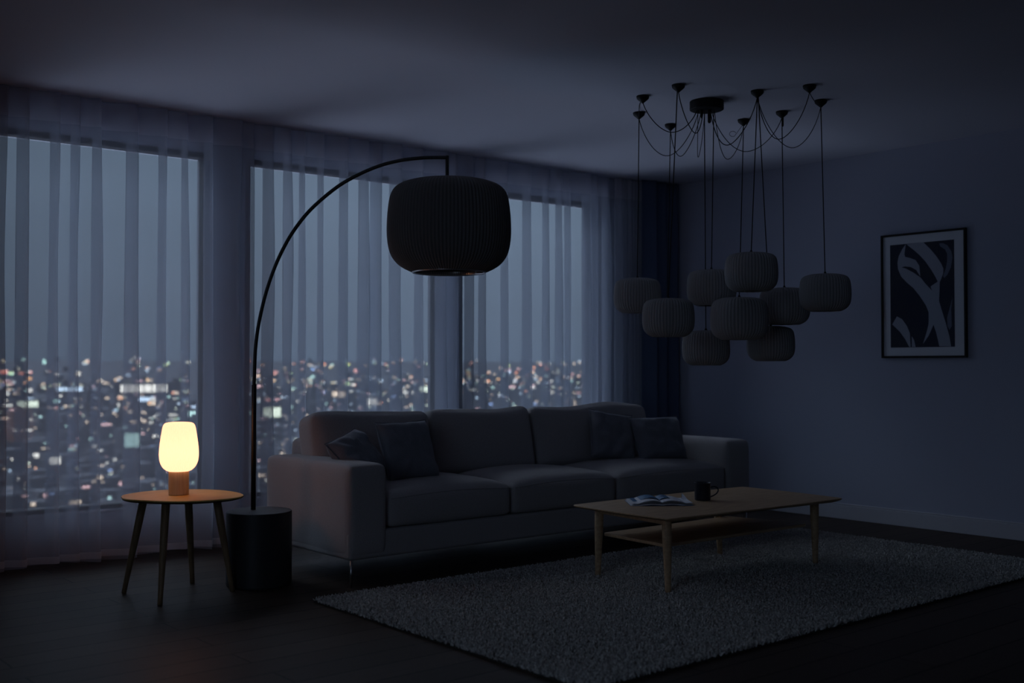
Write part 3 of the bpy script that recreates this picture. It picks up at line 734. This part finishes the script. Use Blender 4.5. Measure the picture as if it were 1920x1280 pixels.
# ------------------------------------------------------------------ framed print on the right wall
def make_art():
    y0, y1, z0, z1 = 3.683, 4.305, 1.154, 2.008      # seen from the room, y1 is its left side
    root = thing('framed_print', (XR, (y0+y1)/2, z0), 'framed abstract print with pale curving ribbons on the right-hand wall', 'picture')
    xf = XR-.026; fw = .014
    fr = MB(); fr.box(xf, XR-.001, y0, y0+fw, z0, z1); fr.box(xf, XR-.001, y1-fw, y1, z0, z1); fr.box(xf, XR-.001, y0+fw, y1-fw, z0, z0+fw); fr.box(xf, XR-.001, y0+fw, y1-fw, z1-fw, z1)
    fr.build('frame', M_blackmatte, root, bevel=.0015)
    MB().box(XR-.014, XR-.002, y0+fw-.002, y1-fw+.002, z0+fw-.002, z1-fw+.002).build('mount', M_mat, root)
    # picture area, (u, v): u 0..1 left to right, v 0..1 bottom to top; outlines read off the photograph's crop
    a0, a1, b0, b1 = y1-.068, y0+.085, z0+.072, z1-.072
    def uv(px, py):
        u = (px-208)/(725-208); yt = 262-57*u; ybm = 1078-13*u; v = (ybm-py)/(ybm-yt); return a0+(a1-a0)*u, b0+(b1-b0)*v
    pr = MB().box(XR-.0155, XR-.0135, min(a0, a1), max(a0, a1), b0, b1).build('print', M_artbg, root)
    def ribbon(pts, m, dx, closed=True):
        P = [uv(*p) for p in pts]; n = len(P)
        xa = XR-.0155-dx
        V = [(xa, y, z) for y, z in P]+[(XR-.0152, y, z) for y, z in P]
        obj('printed_shape', V, [tuple(range(n)), tuple(range(2*n-1, n-1, -1))]+[(i, (i+1) % n, (i+1) % n+n, i+n) for i in range(n)], m, pr)
    ribbon([(610, 238), (640, 236), (675, 252), (705, 300), (714, 350), (700, 430), (672, 490), (648, 515), (638, 500), (660, 440), (672, 380), (672, 320), (655, 285), (618, 262)], M_artmid, .0004)
    ribbon([(345, 250), (400, 290), (450, 332), (500, 385), (545, 450), (575, 500), (597, 545), (560, 570), (540, 585), (548, 612), (575, 605), (600, 580), (612, 550), (625, 520), (640, 480), (642, 440), (625, 400), (590, 345), (540, 285), (485, 232)], M_artfg, .0008)
    ribbon([(340, 250), (308, 295), (280, 350), (270, 400), (274, 450), (300, 510), (345, 555), (400, 600), (450, 660), (500, 735), (522, 790), (522, 850), (520, 890), (505, 950), (475, 1045), (520, 980), (550, 915), (560, 890), (580, 950), (605, 1063), (697, 1063), (685, 985), (655, 870), (625, 770), (605, 700), (610, 620), (612, 550), (598, 580), (575, 600), (548, 615), (500, 565), (460, 515), (400, 475), (340, 445), (303, 436), (330, 428), (380, 432), (425, 455), (457, 505), (450, 420), (420, 375), (370, 358), (335, 352), (328, 330)], M_artfg, .0006)
    ribbon([(222, 893), (262, 828), (305, 850), (345, 905), (368, 960), (374, 1071), (362, 1071), (330, 1010), (285, 950)], M_artfg, .0006)
    ribbon([(384, 985), (402, 1015), (415, 1070), (384, 1071)], M_artfg, .0006)
    ribbon([(712, 668), (700, 760), (703, 900), (685, 930), (670, 900), (668, 830), (690, 750)], M_artmid, .0006)
make_art()

# ------------------------------------------------------------------ the city outside, far below
def make_city():
    GZ = -60.0
    M_ground = mat('city_ground', (.022, .023, .026), .95, spec=0)
    def gz(Y): return GZ+max(0, Y-4000)*.0118       # the land rises gently towards the hills on the skyline
    g = MB(); g.add([(-9000, 260, GZ), (24000, 260, GZ), (24000, 4000, GZ), (-9000, 4000, GZ), (24000, 15000, gz(15000)), (-9000, 15000, gz(15000))], [(0, 1, 2, 3), (3, 2, 4, 5)])
    g.add([(-9000, 260, GZ-2), (24000, 260, GZ-2), (24000, 15000, GZ-2), (-9000, 15000, GZ-2)], [(3, 2, 1, 0)])
    struct('city_ground', g, M_ground)
    M_bld = mat('city_block', (.03, .031, .035), .9, spec=0)
    cols = [((1, .70, .46), 1.0), ((1, .86, .68), 1.3), ((.82, .93, 1), 1.0), ((.74, 1, .80), .8), ((1, .55, .48), .8), ((.96, .95, .66), .9), ((.45, .58, .9), .7)]
    ML = [mat('lit_window_light', c, .5, emis=(c, s*.30)) for c, s in cols]+[mat('dim_window_light', c, .5, emis=(c, s*.15)) for c, s in cols]
    r = random.Random(12)
    V = []; F = []; LV = []; LF = []; LM = []
    def box(x0, x1, y0, y1, z0, z1, V, F):
        k = len(V); V += [(x, y, z) for z in (z0, z1) for y in (y0, y1) for x in (x0, x1)]
        F += [tuple(i+k for i in f) for f in ((4, 5, 7, 6), (0, 1, 5, 4), (2, 6, 7, 3), (0, 4, 6, 2), (1, 3, 7, 5))]
    def light(x, y, z, w, h, m):
        k = len(LV); LV.extend([(x-w/2, y, z), (x+w/2, y, z), (x+w/2, y, z+h), (x-w/2, y, z+h)]); LF.append((k, k+1, k+2, k+3)); LM.append(m)
    # buildings with a sign or lit front large enough to pick out (photo x, y, w, h, material, words)
    big = [(247, 812, 28, 26, 3, 1, 'office block with a square pale green lit front, left of the glowing lamp'),
           (270, 721, 82, 14, 1, 6, 'long low block with a row of white lit windows near the skyline'),
           (370, 771, 36, 9, 3, 1, 'low block with a wide pale green sign above the glowing lamp'),
           (635, 734, 28, 11, 0, 1, 'bright orange lit building in the middle of the city view'),
           (510, 764, 34, 18, 5, 2, 'block with a pale yellow lit front just right of the lamp pole'),
           (494, 784, 13, 13, 4, 1, 'block with a red lit front below the pale yellow one'),
           (52, 752, 36, 11, 5, 2, 'low block with a yellow green sign at the far left of the view'),
           (130, 726, 46, 7, 2, 3, 'low block with a thin bluish white sign at the upper left of the view'),
           (698, 747, 20, 12, 1, 2, 'block with two white lit windows above the left end of the sofa'),
           (103, 857, 20, 13, 1, 1, 'near block with a round white lit front left of the side table'),
           (795, 724, 20, 10, 5, 2, 'block with pale green lit front beside the middle window post')]
    BIG = []
    for px, py, w, h, m, n, lab in big:
        d_ = at_depth(px, py+h, 1)-Vector((0, 0, EYE)); D = min((GZ+12-EYE)/d_.z if d_.z < -.006 else 6000, 6500)
        P = Vector((0, 0, EYE))+d_*D; k_ = D/FPX; BIG.append((P, w*k_/math.cos(YAW)*.85, h*k_, m, n, lab))
    for i in range(5600):
        # equal density per photo row: distance from the angle below the horizon
        t = r.random(); ang = .0045+.160*t
        Y = 60/ang; ax = r.uniform(-.25, 1.35)          # direction across the windows (x/y)
        X = Y*ax
        s = Y/1000
        near = min(1, s)
        bw = r.uniform(6, 13)*near+r.uniform(5, 14)*(s**.7)*.6; bh = (r.uniform(5, 14)+r.random()**4*14)*(.55+.45*near)*(1+.12*s); bd = r.uniform(5, 12)
        if Y > 7000: bh *= 1.3
        if any(abs(X-P.x) < W_*.6+bw/2+3 and P.y-D_ < Y < P.y+18 for P, W_, H_, m, n, lab in BIG for D_ in (P.y*.10+bd,)): continue
        g0 = gz(Y); box(X-bw/2, X+bw/2, Y, Y+bd, g0-2, g0+bh, V, F)
        if r.random() < .9:
            for _ in range(r.choice((1, 2, 2, 3, 4))):
                q = r.random()
                w = r.choice((1.2, 2, 3, 5))*max(.5, s)*r.uniform(.6, 1.4); h = r.uniform(1.0, 2.6)*max(.5, s)
                if q < .06: w *= 2; h *= 1.5
                w = min(w, bw*.95)
                m = r.choices(range(7), (28, 22, 14, 9, 14, 10, 3))[0]
                if r.random() < .62: m += 7
                light(X+r.uniform(-.5, .5)*(bw-w), Y-.3, g0+max(.5, r.uniform(.45, 1.0)*bh-h*.6), w, h, m)
    city = obj('city_blocks', V, F, M_bld); city['kind'] = 'stuff'; tag(city, 'dark low city blocks spread out far below, seen through the windows', 'buildings')
    lt = obj('lit_windows', LV, LF, ML, city); lt['kind'] = 'stuff'
    lt.data.polygons.foreach_set('material_index', LM)
    for P, W_, H_, m, n, lab in BIG:
        b_ = MB().box(P.x-W_*.6, P.x+W_*.6, P.y, P.y+14, gz(P.y)-1, P.z+H_*1.3).build('building', M_bld); tag(b_, lab, 'building', 'distant buildings with lit fronts')
        for k in range(n):
            x0 = P.x-W_/2+W_*k/n; MB().box(x0+W_/n*.06, x0+W_/n*.94, P.y-.4, P.y+.1, P.z, P.z+H_).build('lit_front', ML[m], b_)
make_city()
